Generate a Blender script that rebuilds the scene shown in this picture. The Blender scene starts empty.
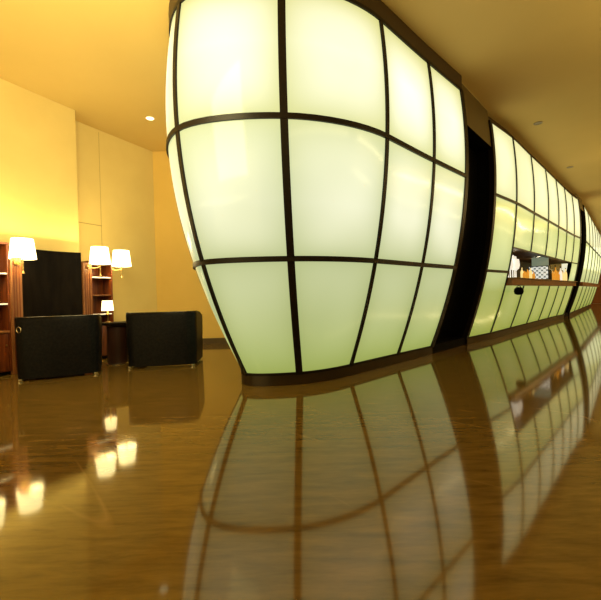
import bpy, bmesh, math, random
from mathutils import Vector, Matrix
random.seed(4)
S = bpy.context.scene
C = S.collection
PI = math.pi
CEIL = 4.72
EYE = 1.1

# ------------------------------------------------------------------ helpers
def link(name, bm, m, parent=None, off=(0, 0, 0), smooth=True):
    me = bpy.data.meshes.new(name)
    bmesh.ops.recalc_face_normals(bm, faces=bm.faces[:])
    if off != (0, 0, 0):
        bmesh.ops.translate(bm, verts=bm.verts[:], vec=-Vector(off))
    if smooth:
        for f in bm.faces: f.smooth = True
        for e in bm.edges:
            if len(e.link_faces) == 2 and e.calc_face_angle(0) > 0.6: e.smooth = False
    bm.to_mesh(me); bm.free()
    o = bpy.data.objects.new(name, me); C.objects.link(o)
    if m: me.materials.append(m)
    if parent: o.parent = parent
    return o
def thing(name, label, cat, loc=(0, 0, 0), rz=0, group=None):
    o = bpy.data.objects.new(name, None); C.objects.link(o)
    o.empty_display_size = .1
    o.location = loc; o.rotation_euler = (0, 0, rz)
    o['label'] = label; o['category'] = cat
    if group: o['group'] = group
    return o
def tag(o, label, cat, group=None):
    o['label'] = label; o['category'] = cat
    if group: o['group'] = group
    return o
def struct(name, bm, m, parent=None, smooth=False):
    o = link(name, bm, m, parent, smooth=smooth)
    if not parent: o['kind'] = 'structure'
    return o
def dup(root, loc, rz, label):
    r = root.copy(); C.objects.link(r); r.location = loc; r.rotation_euler = (0, 0, rz); r['label'] = label
    for ch in list(root.children):
        c = ch.copy(); C.objects.link(c); c.parent = r
        for g in ch.children:
            d = g.copy(); C.objects.link(d); d.parent = c
    return r
def box(bm, x0, x1, y0, y1, z0, z1, bev=0.0):
    t = bmesh.new()
    bmesh.ops.create_cube(t, size=1)
    for v in t.verts:
        v.co = Vector((x0 + (v.co.x + .5) * (x1 - x0), y0 + (v.co.y + .5) * (y1 - y0), z0 + (v.co.z + .5) * (z1 - z0)))
    if bev > 0:
        bmesh.ops.bevel(t, geom=t.edges[:], offset=bev, segments=2, affect='EDGES', profile=.5)
    me = bpy.data.meshes.new('t'); t.to_mesh(me); t.free(); bm.from_mesh(me); bpy.data.meshes.remove(me)
    return bm
def nb(): return bmesh.new()
def lathe(bm, prof, n=24, c=(0, 0, 0), cap=True):
    rings = []
    for r, z in prof:
        rings.append([bm.verts.new((c[0] + r * math.cos(2*PI*k/n), c[1] + r * math.sin(2*PI*k/n), c[2] + z)) for k in range(n)])
    for a, b in zip(rings, rings[1:]):
        for k in range(n):
            bm.faces.new((a[k], a[(k+1) % n], b[(k+1) % n], b[k]))
    if cap:
        bm.faces.new(rings[0][::-1]); bm.faces.new(rings[-1])
    return bm
def tube(bm, pts, r, n=10):
    pts = [Vector(p) for p in pts]; rings = []
    for i, p in enumerate(pts):
        d = (pts[min(i+1, len(pts)-1)] - pts[max(i-1, 0)]).normalized()
        a = d.cross(Vector((0, 0, 1)))
        if a.length < .05: a = d.cross(Vector((1, 0, 0)))
        a.normalize(); b = d.cross(a)
        rings.append([bm.verts.new(p + r * (math.cos(2*PI*k/n) * a + math.sin(2*PI*k/n) * b)) for k in range(n)])
    for a, b in zip(rings, rings[1:]):
        for k in range(n): bm.faces.new((a[k], a[(k+1) % n], b[(k+1) % n], b[k]))
    bm.faces.new(rings[0][::-1]); bm.faces.new(rings[-1])
    return bm
def torus(bm, R, r, n=32, m=8):      # ring in the XZ plane
    rings = []
    for i in range(n):
        a = 2*PI*i/n
        rings.append([bm.verts.new(((R + r*math.cos(2*PI*k/m))*math.cos(a), r*math.sin(2*PI*k/m), (R + r*math.cos(2*PI*k/m))*math.sin(a))) for k in range(m)])
    for i in range(n):
        a, b = rings[i], rings[(i+1) % n]
        for k in range(m): bm.faces.new((a[k], a[(k+1) % m], b[(k+1) % m], b[k]))
    return bm
def quad(bm, *pts):
    bm.faces.new([bm.verts.new(p) for p in pts]); return bm

# ------------------------------------------------------------------ materials
def mat(name, col, rough=.5, metal=0., ior=1.45, emit=None, es=0., coat=0.):
    m = bpy.data.materials.new(name); m.use_nodes = True
    b = m.node_tree.nodes['Principled BSDF']
    b.inputs['Base Color'].default_value = (*col, 1); b.inputs['Roughness'].default_value = rough
    b.inputs['Metallic'].default_value = metal; b.inputs['IOR'].default_value = ior
    b.inputs['Coat Weight'].default_value = coat
    if emit:
        b.inputs['Emission Color'].default_value = (*emit, 1); b.inputs['Emission Strength'].default_value = es
    return m
def noisy(m, c1, c2, scale=(1, 1, 1), nscale=4, detail=6, lo=.35, hi=.65, dist=0.):
    nt = m.node_tree; N = nt.nodes; L = nt.links; b = N['Principled BSDF']
    g = N.new('ShaderNodeNewGeometry'); mp = N.new('ShaderNodeMapping'); mp.inputs['Scale'].default_value = scale
    L.new(g.outputs['Position'], mp.inputs['Vector'])
    n = N.new('ShaderNodeTexNoise'); n.inputs['Scale'].default_value = nscale; n.inputs['Detail'].default_value = detail
    n.inputs['Distortion'].default_value = dist
    L.new(mp.outputs['Vector'], n.inputs['Vector'])
    r = N.new('ShaderNodeValToRGB'); r.color_ramp.elements[0].position = lo; r.color_ramp.elements[1].position = hi
    r.color_ramp.elements[0].color = (*c1, 1); r.color_ramp.elements[1].color = (*c2, 1)
    L.new(n.outputs['Fac'], r.inputs['Fac']); L.new(r.outputs['Color'], b.inputs['Base Color'])
    return m, n, r, mp

m_wall = noisy(mat('wall_gold', (0, 0, 0), .75), (.74, .56, .20), (.78, .60, .22), nscale=1.3)[0]
m_wallb = noisy(mat('wall_amber', (0, 0, 0), .75), (.74, .50, .125), (.78, .53, .14), nscale=1.3)[0]
m_ceil = noisy(mat('ceiling_paint', (0, 0, 0), .8), (.65, .465, .15), (.69, .495, .165), nscale=.6)[0]
m_wallr = noisy(mat('wall_brown', (0, 0, 0), .6), (.36, .24, .08), (.42, .28, .09), nscale=1)[0]
m_far = noisy(mat('far_wall_paint', (0, 0, 0), .6), (.7, .6, .36), (.75, .65, .4), nscale=1)[0]
m_frame = mat('frame_bronze', (.009, .006, .004), .4, ior=1.3)
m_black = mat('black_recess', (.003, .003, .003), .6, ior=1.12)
m_plinth = noisy(mat('plinth_bronze', (0, 0, 0), .3), (.020, .012, .006), (.035, .021, .009), nscale=3)[0]
m_fascia = mat('fascia_brown', (.055, .032, .010), .55)
m_lintel = mat('lintel_brown', (.13, .095, .03), .5)
m_base = mat('baseboard_brown', (.10, .065, .03), .4)
m_leather = noisy(mat('black_leather', (0, 0, 0), .38), (.005, .005, .006), (.010, .009, .009), nscale=30)[0]
m_leather.node_tree.nodes['Principled BSDF'].inputs['IOR'].default_value = 1.17
m_piping = mat('leather_piping', (.03, .025, .02), .25)
m_chrome = mat('chrome', (.8, .78, .7), .15, 1.)
m_brass = mat('aged_brass', (.55, .38, .14), .3, 1.)
m_wood, _, _, mp = noisy(mat('mahogany', (0, 0, 0), .28), (.10, .022, .006), (.22, .055, .013), (3, 3, .35), nscale=7)
m_wood2 = noisy(mat('mahogany_light', (0, 0, 0), .3), (.20, .075, .025), (.34, .14, .05), (3, 3, .3), nscale=7)[0]
m_dkwood = noisy(mat('dark_stained_wood', (0, 0, 0), .4), (.020, .007, .004), (.035, .012, .006), (3, 3, .4), nscale=6)[0]
m_dpanel = noisy(mat('dark_panel', (0, 0, 0), .5, ior=1.15), (.004, .0025, .002), (.009, .006, .004), (2, 2, .4), nscale=6)[0]
m_glow_edge = mat('lit_glass_edge', (.8, .8, .7), .2, emit=(1, .82, .5), es=.75)
m_counter = noisy(mat('counter_wood', (0, 0, 0), .35), (.16, .06, .018), (.26, .10, .03), (4, 4, 1), nscale=5)[0]
m_shade = mat('lamp_shade', (.9, .85, .7), .7, emit=(1, .80, .38), es=6.0)
m_tlamp = mat('table_lamp_shade', (.9, .85, .7), .7, emit=(1, .74, .34), es=4.0)
m_bulb = mat('downlight_lens', (.9, .9, .8), .4, emit=(1, .9, .65), es=2.5)
m_dim = mat('downlight_dim', (.30, .22, .10), .4)
m_white = mat('white_trim', (.75, .66, .42), .5)

# polished brown marble
m_floor = bpy.data.materials.new('polished_marble'); m_floor.use_nodes = True
nt = m_floor.node_tree; N = nt.nodes; L = nt.links; b = N['Principled BSDF']
b.inputs['Roughness'].default_value = .065; b.inputs['Specular Tint'].default_value = (.86, .84, .50, 1); b.inputs['IOR'].default_value = 1.66
g = N.new('ShaderNodeNewGeometry')
mp = N.new('ShaderNodeMapping'); mp.inputs['Rotation'].default_value = (0, 0, .12); mp.inputs['Scale'].default_value = (1.0, 5.5, 1)
L.new(g.outputs['Position'], mp.inputs['Vector'])
n1 = N.new('ShaderNodeTexNoise'); n1.inputs['Scale'].default_value = 3; n1.inputs['Detail'].default_value = 9; n1.inputs['Distortion'].default_value = .25; n1.inputs['Roughness'].default_value = .65
L.new(mp.outputs['Vector'], n1.inputs['Vector'])
r1 = N.new('ShaderNodeValToRGB')
r1.color_ramp.elements[0].position = .32; r1.color_ramp.elements[0].color = (.098, .058, .012, 1)
r1.color_ramp.elements[1].position = .70; r1.color_ramp.elements[1].color = (.20, .12, .028, 1)
L.new(n1.outputs['Fac'], r1.inputs['Fac'])
# a few pale veins: thin threshold band of a stretched noise
mr_ = N.new('ShaderNodeMapping'); mr_.inputs['Rotation'].default_value = (0, 0, .72); L.new(g.outputs['Position'], mr_.inputs['Vector'])
mv = N.new('ShaderNodeMapping'); mv.inputs['Scale'].default_value = (.12, .8, 1); mv.inputs['Location'].default_value = (.3, .4, 0)
L.new(mr_.outputs['Vector'], mv.inputs['Vector'])
n2 = N.new('ShaderNodeTexNoise'); n2.inputs['Scale'].default_value = 1.1; n2.inputs['Detail'].default_value = 1
L.new(mv.outputs['Vector'], n2.inputs['Vector'])
r2 = N.new('ShaderNodeValToRGB'); cr = r2.color_ramp
cr.elements[0].position = .4965; cr.elements[0].color = (0, 0, 0, 1); cr.elements[1].position = .5035; cr.elements[1].color = (0, 0, 0, 1)
e = cr.elements.new(.5); e.color = (.3, .3, .3, 1)
L.new(n2.outputs['Fac'], r2.inputs['Fac'])
mx = N.new('ShaderNodeMix'); mx.data_type = 'RGBA'
n3 = N.new('ShaderNodeTexNoise'); n3.inputs['Scale'].default_value = 1.3; L.new(g.outputs['Position'], n3.inputs['Vector'])
r3 = N.new('ShaderNodeMapRange'); r3.inputs['From Min'].default_value = .5; r3.inputs['From Max'].default_value = .62; L.new(n3.outputs['Fac'], r3.inputs['Value'])
mm = N.new('ShaderNodeMath'); mm.operation = 'MULTIPLY'; L.new(r2.outputs['Color'], mm.inputs[0]); L.new(r3.outputs['Result'], mm.inputs[1])
L.new(mm.outputs[0], mx.inputs['Factor']); L.new(r1.outputs['Color'], mx.inputs['A']); mx.inputs['B'].default_value = (.42, .25, .09, 1)
L.new(mx.outputs['Result'], b.inputs['Base Color'])

# back-lit glass: colour and brightness follow the height, hottest in the middle of each pane
def glass(name, k=1., green=0., seedshift=0.):
    m = bpy.data.materials.new(name); m.use_nodes = True
    nt = m.node_tree; N = nt.nodes; L = nt.links; b = N['Principled BSDF']
    b.inputs['Base Color'].default_value = (.05, .055, .035, 1); b.inputs['Roughness'].default_value = .12; b.inputs['IOR'].default_value = 1.4
    g = N.new('ShaderNodeNewGeometry'); sp = N.new('ShaderNodeSeparateXYZ'); L.new(g.outputs['Position'], sp.inputs[0])
    mr = N.new('ShaderNodeMapRange'); mr.inputs['From Min'].default_value = .14; mr.inputs['From Max'].default_value = 4.5
    L.new(sp.outputs['Z'], mr.inputs['Value'])
    def ramp(cols):
        r = N.new('ShaderNodeValToRGB'); e = r.color_ramp.elements
        e[0].position = cols[0][0]; e[0].color = (*cols[0][1], 1)
        e[1].position = cols[-1][0]; e[1].color = (*cols[-1][1], 1)
        for p, c in cols[1:-1]:
            q = e.new(p); q.color = (*c, 1)
        L.new(mr.outputs['Result'], r.inputs['Fac']); return r
    cen = ramp(CEN); edg = ramp(EDG)
    uv = N.new('ShaderNodeUVMap'); uv.uv_map = 'UVMap'
    su = N.new('ShaderNodeSeparateXYZ'); L.new(uv.outputs['UV'], su.inputs[0])
    def bump(sock, p):
        a = N.new('ShaderNodeMath'); a.operation = 'SUBTRACT'; a.inputs[1].default_value = .5; L.new(sock, a.inputs[0])
        c = N.new('ShaderNodeMath'); c.operation = 'ABSOLUTE'; L.new(a.outputs[0], c.inputs[0])
        d = N.new('ShaderNodeMath'); d.operation = 'MULTIPLY'; d.inputs[1].default_value = 2; L.new(c.outputs[0], d.inputs[0])
        e = N.new('ShaderNodeMath'); e.operation = 'POWER'; e.inputs[1].default_value = p; L.new(d.outputs[0], e.inputs[0])
        f = N.new('ShaderNodeMath'); f.operation = 'SUBTRACT'; f.inputs[0].default_value = 1; L.new(e.outputs[0], f.inputs[1])
        return f
    fu = bump(su.outputs['X'], 2.6); fv = bump(su.outputs['Y'], 3.2)
    mu = N.new('ShaderNodeMath'); mu.operation = 'MULTIPLY'; L.new(fu.outputs[0], mu.inputs[0]); L.new(fv.outputs[0], mu.inputs[1])
    nz = N.new('ShaderNodeTexNoise'); nz.inputs['Scale'].default_value = .9; nz.inputs['Detail'].default_value = 1
    L.new(g.outputs['Position'], nz.inputs['Vector'])
    nr = N.new('ShaderNodeMapRange'); nr.inputs['From Min'].default_value = .3; nr.inputs['From Max'].default_value = .7
    nr.inputs['To Min'].default_value = .62; nr.inputs['To Max'].default_value = 1.1; L.new(nz.outputs['Fac'], nr.inputs['Value'])
    m2 = N.new('ShaderNodeMath'); m2.operation = 'MULTIPLY'; m2.use_clamp = True; L.new(mu.outputs[0], m2.inputs[0]); L.new(nr.outputs['Result'], m2.inputs[1])
    mx = N.new('ShaderNodeMix'); mx.data_type = 'RGBA'
    L.new(m2.outputs[0], mx.inputs['Factor']); L.new(edg.outputs['Color'], mx.inputs['A']); L.new(cen.outputs['Color'], mx.inputs['B'])
    L.new(mx.outputs['Result'], b.inputs['Emission Color']); b.inputs['Emission Strength'].default_value = k
    return m
CEN = [(0, (.36, .43, .125)), (.16, (.46, .51, .235)), (.31, (.57, .61, .36)), (.34, (.72, .74, .47)), (.46, (.83, .84, .59)), (.62, (.84, .86, .56)), (.68, (.98, .98, .66)), (.85, (1.1, 1.08, .88)), (1, (1.0, .98, .62))]
EDG = [(0, (.28, .34, .08)), (.16, (.34, .39, .15)), (.31, (.42, .47, .22)), (.46, (.55, .59, .34)), (.62, (.58, .62, .32)), (.68, (.62, .64, .28)), (.85, (.72, .73, .36)), (1, (.62, .60, .22))]
m_g1 = glass('backlit_glass', 1.12)
CEN = [(0, (.31, .35, .09)), (.22, (.36, .40, .12)), (.31, (.60, .66, .32)), (.46, (.66, .70, .30)), (.63, (.66, .70, .27)), (.68, (.92, .92, .56)), (1, (.95, .94, .58))]
EDG = [(0, (.24, .29, .05)), (.22, (.28, .33, .07)), (.31, (.44, .49, .20)), (.46, (.50, .54, .20)), (.63, (.50, .54, .17)), (.68, (.70, .70, .33)), (1, (.74, .72, .34))]
m_g2 = glass('backlit_glass_bar', 1.1)

# ------------------------------------------------------------------ curved pavilions
ZP, Z1, Z2, Z3 = .144, 1.5295, 3.0305, 4.483
KZ = [(ZP, 0.), (Z1, .4436), (Z2, .6598), (Z3, .6034)]
def bulge(z):
    r = 0
    for i, (a, v) in enumerate(KZ):
        t = v
        for j, (c, _) in enumerate(KZ):
            if j != i: t *= (z - c) / (a - c)
        r += t
    return r
class Skin:
    def __init__(s, cols, inset=0., straight=99):
        s.cols = cols; s.inset = inset; s.straight = straight
        s.cache = {}
    def P(s, i, z):
        x, y, th, k = s.cols[i]; th = math.radians(th)
        d = bulge(max(z, ZP)) * k - s.inset
        return Vector((x + d * math.cos(th), y + d * math.sin(th), z))
    def at(s, u, z):
        n = len(s.cols) - 1
        i = max(0, min(n - 1, int(math.floor(u)))); f = u - i
        key = round(z, 5)
        if key not in s.cache:
            pts = [s.P(j, z) for j in range(n + 1)]; t = [0.]
            for a, c in zip(pts, pts[1:]): t.append(t[-1] + (c - a).length)
            s.cache[key] = (pts, t)
        pts, T_ = s.cache[key]
        p1, p2 = pts[i], pts[i+1]; h = T_[i+1] - T_[i]
        def tan(j):
            if j <= 0: return (pts[1] - pts[0]) / (T_[1] - T_[0])
            if j >= n: return (pts[n] - pts[n-1]) / (T_[n] - T_[n-1])
            if j >= s.straight: return (pts[j+1] - pts[j]) / (T_[j+1] - T_[j])
            ha, hc = T_[j] - T_[j-1], T_[j+1] - T_[j]
            a = (pts[j] - pts[j-1]) / ha; c = (pts[j+1] - pts[j]) / hc
            return (a * hc + c * ha) / (ha + hc)
        m1, m2 = tan(i) * h, tan(i+1) * h
        f2, f3 = f*f, f*f*f
        q = p1 * (2*f3 - 3*f2 + 1) + m1 * (f3 - 2*f2 + f) + p2 * (-2*f3 + 3*f2) + m2 * (f3 - f2)
        q.z = z
        return q
    def frame(s, u, z):           # tangent along the wall, outward normal (both level)
        e = 1e-3
        n = len(s.cols) - 1
        t = s.at(min(u + e, n), z) - s.at(max(u - e, 0), z)
        t.z = 0; t.normalize()
        return t, Vector((t.y, -t.x, 0))
def panel(sk, u0, u1, z0, z1, m, root, name='glass_panel', nu=10, nz=10, out=0., off=None):
    bm = nb(); uvl = bm.loops.layers.uv.new('UVMap'); g = []
    for j in range(nz + 1):
        row = []
        for i in range(nu + 1):
            a, c = i / nu, j / nz
            u = u0 + (u1 - u0) * a; z = z0 + (z1 - z0) * c
            p = sk.at(u, z)
            if out: p = p + sk.frame(u, z)[1] * out
            row.append((bm.verts.new(p), (a, c)))
        g.append(row)
    for j in range(nz):
        for i in range(nu):
            q = [g[j][i], g[j][i+1], g[j+1][i+1], g[j+1][i]]
            f = bm.faces.new([v for v, _ in q])
            for l, (_, uv) in zip(f.loops, q): l[uvl].uv = uv
    # winding already runs outward (u left to right, z up); keep it
    me = bpy.data.meshes.new(name)
    o3 = Vector(root.location) if root else Vector((0, 0, 0))
    bmesh.ops.translate(bm, verts=bm.verts[:], vec=-o3)
    for f in bm.faces: f.smooth = True
    bm.to_mesh(me); bm.free(); me.materials.append(m)
    o = bpy.data.objects.new(name, me); C.objects.link(o)
    if root: o.parent = root
    return o
def strip(sk, uz, w, d0, d1, m, root, name, vertical):
    """bar of width w following the skin, from d0 behind it to d1 in front of it"""
    bm = nb(); rings = []
    for u, z in uz:
        p = sk.at(u, z); t, n = sk.frame(u, z)
        a = t if vertical else Vector((0, 0, 1))
        rings.append([bm.verts.new(p + a * (sx * w / 2) + n * d) for sx, d in ((-1, d0), (1, d0), (1, d1), (-1, d1))])
    for a, c in zip(rings, rings[1:]):
        for k in range(4): bm.faces.new((a[k], a[(k+1) % 4], c[(k+1) % 4], c[k]))
    bm.faces.new(rings[0][::-1]); bm.faces.new(rings[-1])
    return link(name, bm, m, root, tuple(root.location) if root else (0, 0, 0))
def lin(a, b, n): return [a + (b - a) * i / n for i in range(n + 1)]
def mullion(sk, u, z0, z1, w, root, m=None, d1=.02):
    return strip(sk, [(u, z) for z in lin(z0, z1, 24)], w, -.08, d1, m or m_frame, root, 'mullion', True)
def rail(sk, u0, u1, z, w, root, d1=.024, name='rail', m=None, d0=-.08):
    return strip(sk, [(u, z) for u in lin(u0, u1, max(8, int((u1-u0) * 8)))], w, d0, d1, m or m_frame, root, name, False)
def band(sk, u0, u1, z0, z1, out0, out1, m, root, name, th=.05):
    """upright band along the skin's plan line, offset out0 at its foot and out1 at its head"""
    bm = nb(); rings = []
    for u in lin(u0, u1, max(8, int((u1-u0) * 8))):
        r = []
        for z, d in ((z0, out0), (z0, out0 - th), (z1, out1 - th), (z1, out1)):
            zz = min(max(z0, ZP), Z3) if name == 'fascia' else max(z0, ZP)
            p = sk.at(u, zz); n = sk.frame(u, zz)[1]
            q = p + n * d; q.z = z; r.append(bm.verts.new(q))
        rings.append(r)
    for a, c in zip(rings, rings[1:]):
        for k in range(4): bm.faces.new((a[k], a[(k+1) % 4], c[(k+1) % 4], c[k]))
    bm.faces.new(rings[0][::-1]); bm.faces.new(rings[-1])
    return link(name, bm, m, root, tuple(root.location) if root else (0, 0, 0))

NOSE = Skin([(.95, 7.75, 135, 1.1), (.15, 6.85, 138, 1.15), (-.5, 5.9, 150, 1.25), (-.80, 5.22, 186, 1.37), (-.713, 4.766, 216.4, 1.184), (-.04, 4.732, 262.7, 1.044),
             (.666, 5.194, 308.6, 1.069), (1.528, 6.031, 312.6, 1.039), (2.341, 6.802, 314, 1.026)], straight=6)
BAR = Skin([(3.46, 7.909, -42.2, .9), (4.374, 8.747, -43., .9), (5.453, 9.86, -43.6, .9), (6.547, 10.98, -44.2, .9), (7.529, 11.995, -44.5, .898),
            (8.466, 12.96, -44.8, .892), (9.42, 13.93, -45.2, .886), (10.194, 14.66, -45.6, .88)])
fx, fy = 11.08, 15.60
FAR = Skin([(fx + .658 * 1.9 * k, fy + .753 * 1.9 * k, -40.5, .9) for k in range(7)])

# nose pavilion
pav = thing('glowing_pavilion', 'large rounded pavilion of backlit curved glass panes bulging toward the viewer', 'pavilion', (.6, 5.9, 0))
rows = [(ZP, Z1), (Z1, Z2), (Z2, Z3)]
nc = len(NOSE.cols) - 1
for i in range(nc):
    for a, c in rows: panel(NOSE, i, i+1, a, c, m_g1, pav)
for i in range(nc + 1):
    mullion(NOSE, i, ZP - .02, Z3 + .02, .11 if i == nc else (.062 if i != 5 else .085), pav)
for z in (Z1, Z2): rail(NOSE, 0, nc, z, .062, pav)
rail(NOSE, 0, nc, ZP, .03, pav); rail(NOSE, 0, nc, Z3, .04, pav)
band(NOSE, 0, nc, 0.002, ZP - .004, .015, .015, m_plinth, pav, 'plinth', .3)
band(NOSE, 0, nc, Z3 - .01, CEIL - .004, .02, .02, m_fascia, pav, 'fascia')

# bar pavilion
bar = thing('bar_pavilion', 'long curved pavilion of backlit glass with a bar opening along its side', 'pavilion', (6.5, 11.2, 0))
nB = len(BAR.cols) - 1
OZ0, OZ1, CT = 1.23, 2.07, 1.41
for a, c in rows: panel(BAR, 0, 1, a, c, m_g2, bar)
for i in range(1, nB):
    panel(BAR, i, i+1, ZP, OZ0, m_g2, bar)
    panel(BAR, i, i+1, OZ1, Z2, m_g2, bar)
    panel(BAR, i, i+1, Z2, Z3, m_g2, bar)
panel(BAR, nB-1 + .12, nB, CT, OZ1, m_g2, bar)
for i in range(nB + 1):
    w = .10 if i in (0, nB) else .05
    if i in (0, 1, nB): mullion(BAR, i, ZP - .02, Z3 + .02, w, bar)
    else:
        mullion(BAR, i, ZP - .02, OZ0, w, bar); mullion(BAR, i, OZ1, Z3 + .02, w, bar)
rail(BAR, 0, nB, Z2, .055, bar); rail(BAR, 0, 1, Z1, .055, bar)
rail(BAR, 0, nB, ZP, .03, bar); rail(BAR, 1, nB, OZ1, .03, bar, name='opening_header')
band(BAR, 0, nB, 0.002, ZP - .004, .015, .015, m_plinth, bar, 'plinth', .3)
band(BAR, 0, nB, Z3 - .01, CEIL - .004, .01, -.13, m_fascia, bar, 'fascia')
# bar opening: niche behind the glass line
m_niche = mat('niche_brown', (.10, .055, .02), .5)
strip(BAR, [(u, 2.16) for u in lin(1, 6.95, 40)], .10, -1.1, -.09, m_niche, bar, 'niche_soffit', False)
bm = nb()
for ua, ub in zip(lin(1, 6.95, 30), lin(1, 6.95, 30)[1:]):
    pa = BAR.at(ua, 1.7) - BAR.frame(ua, 1.7)[1] * 1.1; pb = BAR.at(ub, 1.7) - BAR.frame(ub, 1.7)[1] * 1.1
    quad(bm, (pa.x, pa.y, 1.2), (pb.x, pb.y, 1.2), (pb.x, pb.y, 2.3), (pa.x, pa.y, 2.3))
bmesh.ops.remove_doubles(bm, verts=bm.verts[:], dist=1e-4)
link('niche_back', bm, m_niche, bar, tuple(bar.location))

# counter
ctr = thing('bar_counter', 'brown wooden bar counter running along the opening in the glass', 'counter', (6.5, 11.2, 0))
strip(BAR, [(u, (OZ0 + CT) / 2 - .01) for u in lin(1.02, 6.75, 60)], .155, -.06, .13, m_counter, ctr, 'counter_front', False)
strip(BAR, [(u, CT - .012) for u in lin(1.02, 6.75, 60)], .024, -1.05, .15, mat('counter_top_stone', (.22, .12, .05), .2), ctr, 'counter_top', False)

# far pavilion
far = thing('far_pavilion', 'farthest backlit glass pavilion at the right edge, beyond the second dark gap', 'pavilion', (12.5, 18.5, 0))
nF = len(FAR.cols) - 1
for i in range(nF):
    for a, c in rows: panel(FAR, i, i+1, a, c, m_g2, far)
for i in range(nF + 1): mullion(FAR, i, ZP - .02, Z3 + .02, .05, far)
rail(FAR, 0, nF, Z2, .055, far)
strip(FAR, [(u, 1.32) for u in lin(0, nF, 30)], .17, -.06, .12, m_counter, far, 'ledge', False)
band(FAR, 0, nF, 0.002, ZP - .004, .015, .015, m_plinth, far, 'plinth', .3)
band(FAR, 0, nF, Z3 - .01, CEIL - .004, .01, -.13, m_fascia, far, 'fascia')

# dark recesses between the pavilions
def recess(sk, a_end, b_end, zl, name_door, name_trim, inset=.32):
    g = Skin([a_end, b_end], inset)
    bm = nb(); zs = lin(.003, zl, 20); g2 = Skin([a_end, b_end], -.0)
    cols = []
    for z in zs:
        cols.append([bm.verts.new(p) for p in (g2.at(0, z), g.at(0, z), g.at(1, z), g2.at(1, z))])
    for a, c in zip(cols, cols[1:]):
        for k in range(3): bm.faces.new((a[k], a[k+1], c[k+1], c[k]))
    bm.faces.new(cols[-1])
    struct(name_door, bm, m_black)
    gl = Skin([a_end, b_end], .02)
    bm = nb(); rows_ = []
    for z in lin(zl, CEIL - .006, 4):
        rows_.append([bm.verts.new(gl.at(u, z)) for u in (0, .25, .5, .75, 1)])
    for a, c in zip(rows_, rows_[1:]):
        for k in range(4): bm.faces.new((a[k], a[k+1], c[k+1], c[k]))
    struct(name_trim, bm, m_lintel)
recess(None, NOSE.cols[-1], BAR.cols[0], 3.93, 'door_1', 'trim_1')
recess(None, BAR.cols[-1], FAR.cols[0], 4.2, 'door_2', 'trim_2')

for nm, a_, b_ in (('trim_3', NOSE.cols[-1], BAR.cols[0]), ('trim_4', BAR.cols[-1], FAR.cols[0])):
    band(Skin([a_, b_]), 0, 1, .002, ZP + .01, -.02, -.02, m_black, None, nm, .3)['kind'] = 'structure'

# ------------------------------------------------------------------ room shell
X0, X1, Y0, Y1 = -9, 45, -7, 42
bm = nb(); quad(bm, (X0, Y0, 0), (X1, Y0, 0), (X1, Y1, 0), (X0, Y1, 0)); struct('floor', bm, m_floor)
bm = nb(); quad(bm, (X0, Y0, CEIL), (X0, Y1, CEIL), (X1, Y1, CEIL), (X1, Y0, CEIL)); struct('ceiling', bm, m_ceil)
A = Vector((-4.154, 7.144, 0)); T = Vector((.468, .884, 0)).normalized(); Nn = Vector((T.y, -T.x, 0))
def wp(t, n, z=0): return A + T * t + Nn * n + Vector((0, 0, z))
bm = nb()
box(bm, -13, 0, -.35, 0, 0, CEIL - .002)
for v in bm.verts: v.co = wp(v.co.x, v.co.y, v.co.z)
struct('wall_left', bm, m_wall)
bm = nb()
box(bm, 0.002, 2.9, -.75, -.4, 0, CEIL - .002)
for v in bm.verts: v.co = wp(v.co.x, v.co.y, v.co.z)
struct('wall_left_alcove', bm, m_wall)
bm = nb(); box(bm, -5.5, 1.2, 9.22, 9.4, 0, CEIL - .002); struct('wall_back', bm, m_wallb)
bm = nb(); box(bm, -3.5, 1.2, 9.2, 9.219, 0.001, .14); struct('baseboard_back', bm, m_base)
# concealed door in the alcove wall: hairline seams
m_seam = mat('seam_brown', (.46, .32, .09), .7)  # darker brown of the seam lines
bm = nb()
box(bm, .235, .75, -.4, -.397, 2.692, 2.707)
box(bm, .735, .743, -.4, -.398, 0, CEIL - .05)
for v in bm.verts: v.co = wp(v.co.x, v.co.y, v.co.z)
struct('door_3', bm, m_seam)
# corridor's other side and far end
ca = Vector((.695, .72, 0)).normalized(); cn = Vector((ca.y, -ca.x, 0))
bm = nb()
p0 = cn * 3.6 - ca * 6; p1 = cn * 3.6 + ca * 44
quad(bm, (p0.x, p0.y, 0), (p1.x, p1.y, 0), (p1.x, p1.y, CEIL), (p0.x, p0.y, CEIL)); struct('wall_right', bm, m_wallr)
bm = nb(); p0 = ca * 36 - cn * 9; p1 = ca * 36 + cn * 3.6
quad(bm, (p0.x, p0.y, 0), (p1.x, p1.y, 0), (p1.x, p1.y, CEIL), (p0.x, p0.y, CEIL)); struct('wall_far', bm, m_far)

q = Vector((.793, 1, 0)); q = q * (36 / q.dot(ca)) - ca * .03
m_pane = mat('glow_pane', (.6, .62, .5), .3, emit=(1, .98, .74), es=.75)  # added panes whose glow lightens the far wall
bm = nb()
for k in range(3):
    a, c = -2.4 + 1.6 * k + .05, -2.4 + 1.6 * (k + 1) - .05
    w1, w2 = q + cn * a, q + cn * c
    quad(bm, (w1.x, w1.y, 2.3), (w2.x, w2.y, 2.3), (w2.x, w2.y, 4.2), (w1.x, w1.y, 4.2))
struct('far_glow_1', bm, m_pane)
bm = nb()
w1, w2 = q - cn * 2.4, q + cn * 2.4
quad(bm, (w1.x, w1.y, .01), (w2.x, w2.y, .01), (w2.x, w2.y, 2.2), (w1.x, w1.y, 2.2))
struct('door_4', bm, mat('far_door_wood', (.30, .10, .03), .4))

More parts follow.
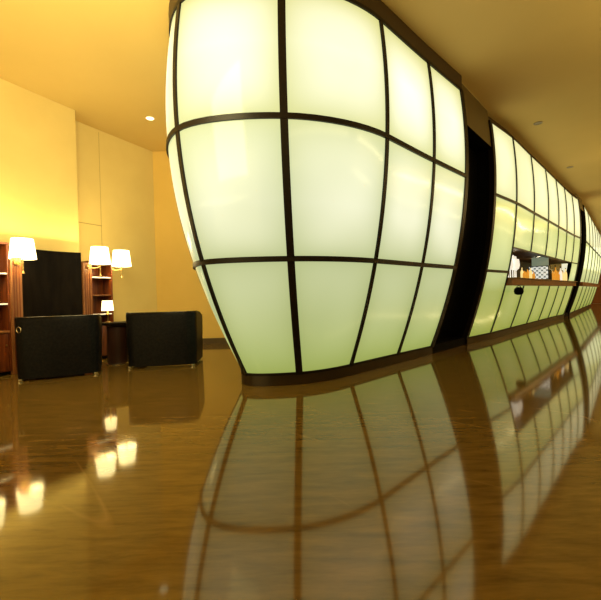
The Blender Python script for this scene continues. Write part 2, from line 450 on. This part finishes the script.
# ------------------------------------------------------------------ wall unit on the left
rzW = math.atan2(T.y, T.x)          # local x along the wall, local y = into the wall (-n)
def bookcase(label, t0, t1, depth, top, shelves, pil_left, pil_right, base_h=.69, glow=(1.10, 1.57)):
    w = t1 - t0
    o = thing('bookcase', label, 'bookcase', tuple(wp(t0, 0)), rzW)
    def P(name, m, *boxes, bev=.004, par=None):
        bm = nb()
        for q in boxes: box(bm, *q, bev)
        return link(name, bm, m, par or o)
    f = -depth
    x0 = .16 if pil_left else 0.; x1 = w - (.16 if pil_right else 0.)
    P('back_panel', m_wood, (x0, x1, -.03, -.006, .06, top))
    P('side_panel', m_wood, (x0, x0 + .03, f, -.031, .06, top))
    P('side_panel', m_wood, (x1 - .03, x1, f, -.031, .06, top))
    P('top_board', m_wood, (x0 - .0, x1 + .0, f - .01, -.006, top, top + .03))
    for z in shelves:
        s = P('shelf', m_wood, (x0 + .031, x1 - .031, f + .02, -.031, z - .012, z + .012), bev=.002)
        P('shelf_edge', m_glow_edge if z in glow else m_wood2, (x0 + .031, x1 - .031, f + .005, f + .019, z - .011, z + .011), bev=.002, par=s)
    P('base_cabinet', m_wood, (x0 + .031, x1 - .031, f + .02, -.031, .06, base_h - .031))
    P('cabinet_top', m_wood2, (x0 + .031, x1 - .031, f - .03, -.031, base_h - .03, base_h))
    nd = max(1, round((x1 - x0) / .45))
    for k in range(nd):
        a = x0 + .035 + (x1 - x0 - .07) * k / nd; c = x0 + .035 + (x1 - x0 - .07) * (k+1) / nd
        d = P('door', m_wood, (a + .004, c - .004, f, f + .019, .08, base_h - .04))
        P('knob', m_brass, (c - .05, c - .03, f - .022, f, .45, .48), par=d)
    P('kick_board', m_black, (x0, x1, f + .05, -.031, .002, .06))
    for has, a in ((pil_left, 0), (pil_right, w - .16)):
        if has:
            p = P('pilaster', m_wood2, (a, a + .16, f - .03, -.006, .002, top - .02), bev=.006)
            for k in range(3): P('flute', m_wood, (a + .03 + k*.04, a + .045 + k*.04, f - .036, f - .031, .12, top - .16), bev=.001, par=p)
    return o
bookcase('mahogany bookcase with glowing glass shelf edges, cut off by the left edge', -2.35, -1.14, .30, 2.02, (1.10, 1.57), False, True)
bookcase('mahogany bookcase with glowing shelf edges behind the two wall lamps', -.15, .46, .30, 1.84, (.86, 1.22, 1.56), True, False, glow=(.86, 1.56))
# concave dark panel between them
bm = nb(); g = []
n = 24
for i in range(n + 1):
    t = -1.13 + .97 * i / n; s = (2*i/n - 1)
    d = .16 + .14 * s * s
    g.append([bm.verts.new(wp(t, dd, z)) for dd, z in ((d, .002), (d, 2.0), (d - .06, 2.0), (d - .06, .002))])
for a, c in zip(g, g[1:]):
    for k in range(4): bm.faces.new((a[k], a[(k+1) % 4], c[(k+1) % 4], c[k]))
bm.faces.new(g[0][::-1]); bm.faces.new(g[-1])
tag(link('curved_screen', bm, m_dpanel), 'tall near-black concave panel standing between the two bookcases', 'screen')

# ------------------------------------------------------------------ lamps
def shade_bm(r0, r1, z0, z1):
    bm = nb(); lathe(bm, [(r0, z0), (r1, z1), (r1 - .006, z1), (r0 - .006, z0), (r0, z0)], 32, cap=False); return bm
def wall_lamp(label, t, n, z, mt, mn):
    """shade centre at wall coordinates t, n and height z; arm fixed at mt, mn"""
    p = wp(t, n, 0); o = thing('wall_lamp', label, 'lamp', (p.x, p.y, z - .30), 0, 'white shaded wall lamps')
    link('lamp_shade', shade_bm(.18, .145, .15, .46), m_shade, o)
    bm = nb(); lathe(bm, [(.009, -.06), (.009, .30)], 12); lathe(bm, [(.02, -.075), (.014, -.045), (.009, -.04)], 12); link('stem', bm, m_brass, o)
    bm = nb(); lathe(bm, [(.018, .26), (.022, .30), (.022, .33), (.01, .35)], 12)
    bmesh.ops.create_uvsphere(bm, u_segments=12, v_segments=8, radius=.035, matrix=Matrix.Translation((0, 0, .38))); link('bulb', bm, m_shade, o)
    bm = nb()
    for k in range(3):
        a = 2*PI*k/3
        tube(bm, [(0, 0, .43), (.142 * math.cos(a), .142 * math.sin(a), .445)], .003, 6)
    link('spider', bm, m_brass, o)
    q = wp(mt, mn, 0) - p
    d = q.normalized()
    bm = nb(); tube(bm, [(0, 0, .10)] + [tuple(q * k + Vector((0, 0, .10 - .03 * math.sin(PI * k)))) for k in (.25, .5, .75, 1)], .008, 8); link('arm', bm, m_brass, o)
    bm = nb(); tube(bm, [tuple(q - d * .018 + Vector((0, 0, .10))), tuple(q + Vector((0, 0, .10)))], .045, 20); link('wall_plate', bm, m_brass, o)
    return o
wall_lamp('glowing white shaded wall lamp on the pilaster left of the dark concave panel', -1.19, .47, 1.945, -1.22, .331)
wall_lamp('glowing white shaded wall lamp in front of the right bookcase, left of a pair', .10, .455, 1.95, -.07, .331)
wall_lamp('glowing white shaded wall lamp on the end of the right bookcase, before bare wall', .60, .39, 1.94, .461, .25)
wall_lamp('white shaded wall lamp on the far-left bookcase, showing only in the floor reflection', -1.73, .50, 1.93, -1.73, .30)

tx, ty = -3.25, 6.67
tb = thing('side_table', 'small dark round pedestal table between the two black armchairs', 'table', (tx, ty, 0))
bm = nb(); lathe(bm, [(.24, .69), (.25, .70), (.25, .725), (.245, .73)], 40); link('tabletop', bm, m_dpanel, tb)
bm = nb(); lathe(bm, [(.16, .02), (.17, .05), (.17, .66), (.21, .689)], 32); link('pedestal', bm, m_dkwood, tb)
bm = nb(); lathe(bm, [(.20, .002), (.20, .015), (.19, .02)], 40); link('base', bm, m_chrome, tb)
tl = thing('table_lamp', 'small glowing table lamp on the side table between the armchairs', 'lamp', (tx - .10, ty - .12, .731))
link('lamp_shade', shade_bm(.098, .082, .21, .385), m_tlamp, tl)
bm = nb(); lathe(bm, [(.06, 0), (.06, .012), (.015, .025), (.012, .12), (.028, .15), (.012, .18), (.01, .28)], 20); link('base', bm, m_brass, tl)
bm = nb(); bmesh.ops.create_uvsphere(bm, u_segments=12, v_segments=8, radius=.03, matrix=Matrix.Translation((0, 0, .3)))
for k in range(3): tube(bm, [(0, 0, .35), (.083 * math.cos(k*2.09), .083 * math.sin(k*2.09), .375)], .002, 6)
tube(bm, [(0, 0, .28), (0, 0, .35)], .004, 6); link('bulb', bm, m_tlamp, tl)

# ------------------------------------------------------------------ armchairs (backs toward the viewer, seat opens to +y)
def armchair(label, loc, rz, W=1.0, D=.80, ring=False):
    o = thing('armchair', label, 'armchair', loc, rz)
    r = .20; hw = W / 2; th = .13
    def path(inset):
        hw2, rr = hw - inset, r - inset * .8
        pts = [(-hw2, D), (-hw2, D * .66), (-hw2, r + .02)]
        for k in range(9):
            a = PI + (PI / 2) * k / 8
            pts.append((-hw2 + rr + rr * math.cos(a), inset + rr + rr * math.sin(a)))
        for k in range(1, 8):                      # the back bows out slightly
            f = k / 8
            pts.append((-hw2 + rr + (2 * hw2 - 2 * rr) * f, inset - .03 * math.sin(PI * f)))
        pts += [(-x, y) for x, y in pts[:12]][::-1]
        return pts
    po, pi = path(0), path(th)
    def topz(y): return .90 - .10 * max(0, (y - .3) / .5) ** 1.6
    bm = nb(); R = []
    for (ox, oy), (ix, iy) in zip(po, pi):
        zt = topz(oy); k = .97
        prof = [(ox * k, oy + .012, .035), (ox * .985, oy + .004, .30), (ox, oy, zt - .05), (ox * .99 + ix * .01, oy * .93 + iy * .07, zt - .012), (ox * .85 + ix * .15, oy * .8 + iy * .2, zt),
                (ox * .15 + ix * .85, oy * .2 + iy * .8, zt), (ix, iy, zt - .03), (ix, iy, .30), (ix, iy, .035)]
        R.append([bm.verts.new(p) for p in prof])
    for a, c in zip(R, R[1:]):
        for k in range(len(a)): bm.faces.new((a[k], a[(k+1) % len(a)], c[(k+1) % len(a)], c[k]))
    bm.faces.new(R[0][::-1]); bm.faces.new(R[-1])
    link('shell', bm, m_leather, o)
    bm = nb(); tube(bm, [(x * .985, y * .93 + iy * .07 + .004, topz(y) + .002) for (x, y), (ix, iy) in zip(po, pi)], .009, 8); link('piping', bm, m_piping, o)
    bm = nb(); box(bm, -hw + th + .006, hw - th - .006, th + .01, D - .01, .29, .44, .035); link('seat_cushion', bm, m_leather, o)
    bm = nb(); box(bm, -hw + th + .004, hw - th - .004, th + .004, D - .03, .10, .285, .01); link('seat_base', bm, m_leather, o)
    for sx in (-1, 1):
        for y in (.075, D - .08):
            bm = nb(); lathe(bm, [(.030, .001), (.034, .02), (.034, .034)], 14, (sx * (hw - .07), y, 0)); link('foot', bm, m_chrome, o)
    if ring:
        bm = nb(); torus(bm, .042, .006)
        bmesh.ops.translate(bm, verts=bm.verts[:], vec=(0, 0, 0))
        q = link('ring_pull', bm, m_chrome, o); q.location = (-hw + .13, .012, .72); q.rotation_euler = (0, 0, -.75)
        q.location = (-hw + .075, .048, .73)
        q['label'] = 'chrome ring pull'
    return o
armchair('black leather tub armchair in front of the dark concave panel, ring on its back', (-3.53, 5.46, 0), math.radians(25), 1.08, .70, True)
armchair('black leather tub armchair standing right of the side table, before bare wall', (-2.30, 6.11, 0), math.radians(6), 1.14, .80)

# ------------------------------------------------------------------ ceiling lights
def downlight(label, x, y, m, r=.075):
    o = thing('recessed_downlight', label, 'ceiling light', (x, y, CEIL))
    bm = nb(); lathe(bm, [(r, -.001), (r * 1.2, -.001), (r * 1.2, -.012), (r, -.012), (r, -.001)], 28, cap=False); link('trim_ring', bm, m_white if m is m_bulb else m_dim, o)
    bm = nb(); lathe(bm, [(r * .98, -.008), (r * .98, -.002)], 28); link('lens', bm, m, o)
    return o
downlight('small bright recessed downlight in the golden ceiling above the armchairs', -2.895, 7.53, m_bulb)
downlight('small unlit recessed fitting in the brown ceiling, nearer of two', 5.23, 8.197, m_dim, .07)
downlight('small unlit recessed fitting in the brown ceiling, farther down the corridor', 8.052, 11.179, m_dim, .07)

# small spotlight at the head of the black doorway
p = Skin([NOSE.cols[-1], BAR.cols[0]], .30).at(.12, 3.80)
sp = thing('doorway_spotlight', 'tiny white spotlight at the top of the black doorway', 'spotlight', tuple(p))
bm = nb(); lathe(bm, [(.03, .01), (.035, .05), (.03, .12)], 16); link('housing', bm, m_frame, sp)
bm = nb(); lathe(bm, [(.026, -.012), (.028, .009)], 16); link('lens', bm, m_bulb, sp)

# ------------------------------------------------------------------ things on the bar counter
def place(u, inset):
    q = BAR.at(u, CT) - BAR.frame(u, CT)[1] * inset
    return (q.x, q.y, CT + .001)
m_amber = mat('lit_amber_glass', (.55, .20, .02), .08, emit=(.95, .42, .04), es=.55)  # orange glow painted in as emission, as if lit by the bar
m_gold = mat('lit_pale_gold_glass', (.75, .55, .18), .08, emit=(1., .78, .3), es=.8)  # gold glow painted in, standing for bar light on the bottles
m_clear = mat('lit_frosted_clear_glass', (.85, .85, .78), .1, emit=(1., .97, .85), es=.7)  # white glow painted in; these glasses hold no lamp
m_dkglass = mat('dark_bottle_glass', (.02, .02, .012), .08)
m_cap = mat('bottle_cap', (.05, .03, .02), .35)
def bottle(label, u, ins, h, r, m, group):
    o = thing('bottle', label, 'bottle', place(u, ins), 0, group)
    bm = nb(); lathe(bm, [(r*.95, 0), (r, .01), (r, h*.58), (r*.8, h*.66), (r*.34, h*.74), (r*.32, h*.93)], 18); link('glass_body', bm, m, o)
    bm = nb(); lathe(bm, [(r*.4, h*.93), (r*.4, h)], 14); link('cap', bm, m_cap, o)
    return o
ORD = 'first second third fourth fifth sixth seventh eighth ninth tenth eleventh twelfth thirteenth fourteenth fifteenth sixteenth'.split()
COL = {m_amber: 'orange', m_gold: 'pale gold', m_clear: 'frosted white', m_dkglass: 'dark'}
for k in range(7):
    mm_ = (m_amber, m_gold, m_amber)[k % 3]
    bottle('%s bottle on the bar, %s from the white glasses toward the chequered display' % (COL[mm_], ORD[k]), 2.06 + .10 * k, .04 + .09 * (k % 2), .22 + .05 * ((k * 5) % 3), .036, mm_, 'bottles at the near end of the bar')
for k in range(16):
    mm_ = (m_gold, m_amber, m_dkglass, m_clear, m_amber, m_gold, m_amber)[k % 7]
    bottle('%s bottle on the bar beyond the chequered display, %s from it' % (COL[mm_], ORD[k]), 3.85 + k * .155, .06 + .12 * (k % 2), .34 + .07 * ((k * 7) % 4), .048, mm_, 'bottles at the far end of the bar')
def goblet(k, u, ins, s):
    o = thing('wine_glass', 'bright white stemmed glass on the bar, %s from its near end' % ORD[k], 'glass', place(u, ins), 0, 'glasses at the near end of the bar')
    bm = nb(); lathe(bm, [(.035*s, 0), (.035*s, .004*s), (.006*s, .01*s), (.005*s, .1*s)], 18); link('stem', bm, m_clear, o)
    bm = nb(); lathe(bm, [(.006*s, .1*s), (.035*s, .125*s), (.045*s, .17*s), (.036*s, .24*s), (.032*s, .24*s), (.04*s, .17*s), (.03*s, .13*s), (.004*s, .108*s)], 18, cap=False); link('bowl', bm, m_clear, o)
    return o
for k, (u, ins, s) in enumerate(((1.30, .06, 1.7), (1.42, .15, 2.2), (1.52, .05, 1.9), (1.66, .2, 2.4), (1.78, .12, 2.0), (1.95, .26, 2.4))): goblet(k, u, ins, s)
# chequered display standing across the counter
m_disp = mat('chequered_display', (.5, .5, .5), .3)
nt = m_disp.node_tree; ck = nt.nodes.new('ShaderNodeTexChecker'); tc = nt.nodes.new('ShaderNodeTexCoord'); ck.inputs['Scale'].default_value = 16
ck.inputs['Color1'].default_value = (.95, 1, .92, 1); ck.inputs['Color2'].default_value = (.22, .25, .24, 1)
nt.links.new(tc.outputs['Object'], ck.inputs['Vector']); bb = nt.nodes['Principled BSDF']
nt.links.new(ck.outputs['Color'], bb.inputs['Base Color']); nt.links.new(ck.outputs['Color'], bb.inputs['Emission Color']); bb.inputs['Emission Strength'].default_value = .75
q = place(3.45, .17)
dsp = thing('display_panel', 'white chequered display panel standing on the bar counter', 'display', q, -.70)
bm = nb(); box(bm, -.24, .24, -.012, .012, .03, .40, .004); link('screen', bm, m_disp, dsp)
bm = nb(); box(bm, -.26, .26, -.02, .03, 0, .029, .004); box(bm, -.26, -.241, -.015, .015, .03, .42, .002); box(bm, .241, .26, -.015, .015, .03, .42, .002); box(bm, -.24, .24, -.015, .015, .401, .42, .002); link('frame', bm, m_frame, dsp)
bm = nb(); box(bm, -.17, .26, -.01, .01, .42, .68, .004); o = link('upper_pane', bm, mat('grey_green_glass', (.16, .19, .13), .2, emit=(.3, .36, .24), es=.5), dsp); o['label'] = 'grey-green glass pane'
# dark rounded bag under the counter's near end
q = BAR.at(1.42, 1.15) + BAR.frame(1.42, 1.15)[1] * .13
bg = thing('hanging_bag', 'small black rounded bag hanging under the near end of the bar counter', 'bag', (q.x, q.y, 1.008))
bm = nb(); lathe(bm, [(.03, 0), (.085, .02), (.105, .08), (.095, .14), (.06, .175), (.03, .185)], 22); link('body', bm, m_black, bg)
bm = nb(); tube(bm, [(.05 * math.cos(a), 0, .17 + .045 * math.sin(a)) for a in lin(0, PI, 10)], .008, 8); link('handle', bm, m_black, bg)

# ------------------------------------------------------------------ lights
def area(loc, tgt, sx, sy, power, col):
    l = bpy.data.lights.new('area', 'AREA'); l.shape = 'RECTANGLE'; l.size = sx; l.size_y = sy; l.energy = power; l.color = col
    o = bpy.data.objects.new('unseen_area_light', l); C.objects.link(o); o.location = loc
    o.rotation_euler = (Vector(tgt) - Vector(loc)).to_track_quat('-Z', 'Y').to_euler(); return o
def point(loc, power, col, r=.08):
    l = bpy.data.lights.new('point', 'POINT'); l.energy = power; l.color = col; l.shadow_soft_size = r
    o = bpy.data.objects.new('lamp_point', l); C.objects.link(o); o.location = loc; return o
WARM = (1, .78, .36)
for t, n in ((-1.19, .47), (.10, .455), (.60, .39), (-1.73, .5)):
    point(tuple(wp(t, n, 1.99)), 26, WARM, .05)
# cove strip on top of the wall unit washing the wall upward
area(tuple(wp(-1.1, .25, 2.2)), tuple(wp(-1.1, .35, 4)), 2.4, .3, 14, (1, .86, .36))
area((-2.6, 2.2, 2.1), (-2.6, 2.2, 5), 3, 3, 120, (1, .82, .36))  # unseen uplight added to brighten the ceiling on the left
area((-1.6, 2.6, 3.4), (-4.3, 7.2, 3.0), 1.8, 1.8, 125, (1, .86, .42))  # unseen wash light added out of view to brighten the left walls
for k in (0, 6, 13, 20, 27): area(tuple(ca * k + cn * 2.6 + Vector((0, 0, 3.2))), tuple(ca * k + cn * 2.2 + Vector((0, 0, 5))), 1.2, 4, 45 + 5 * k, (1, .80, .36))  # unseen uplights added along the corridor to brighten its ceiling
def strip_light(c, l, power, col):
    o = area(tuple(c), (c.x, c.y, 0), l, .25, power, col); o.rotation_euler = (0, 0, math.atan2(ca.y, ca.x))
for k in (2, 9, 16, 23, 30): strip_light(ca * k + cn * 3.2 + Vector((0, 0, 4.66)), 6, 50 + 5 * k, (1, .78, .38))
for u in (1.6, 3.8):
    q = BAR.at(u, 2.05) - BAR.frame(u, 2.05)[1] * .4
    point((q.x, q.y, 2.0), 3, (1, .85, .55), .04)
w = bpy.data.worlds.new('world'); S.world = w; w.use_nodes = True
w.node_tree.nodes['Background'].inputs[0].default_value = (1, .74, .25, 1); w.node_tree.nodes['Background'].inputs[1].default_value = 1.45

# ------------------------------------------------------------------ camera
f, pit, ro = 377.6, -.0091, .0255
cam = bpy.data.cameras.new('camera'); co = bpy.data.objects.new('camera', cam); C.objects.link(co)
cam.sensor_fit = 'HORIZONTAL'; cam.sensor_width = 36; cam.lens = f / 601 * 36; cam.clip_end = 200
R = Vector((1, 0, 0)); F = Vector((0, math.cos(pit), math.sin(pit))); U = Vector((0, -math.sin(pit), math.cos(pit)))
c_, s_ = math.cos(ro), math.sin(ro)
I = R * c_ - U * s_; J = R * s_ + U * c_
co.matrix_world = Matrix(((I.x, J.x, -F.x, 0), (I.y, J.y, -F.y, 0), (I.z, J.z, -F.z, EYE), (0, 0, 0, 1)))
S.camera = co
S.view_settings.view_transform = 'Standard'; S.view_settings.look = 'None'
S.view_settings.exposure = 0; S.view_settings.gamma = 1
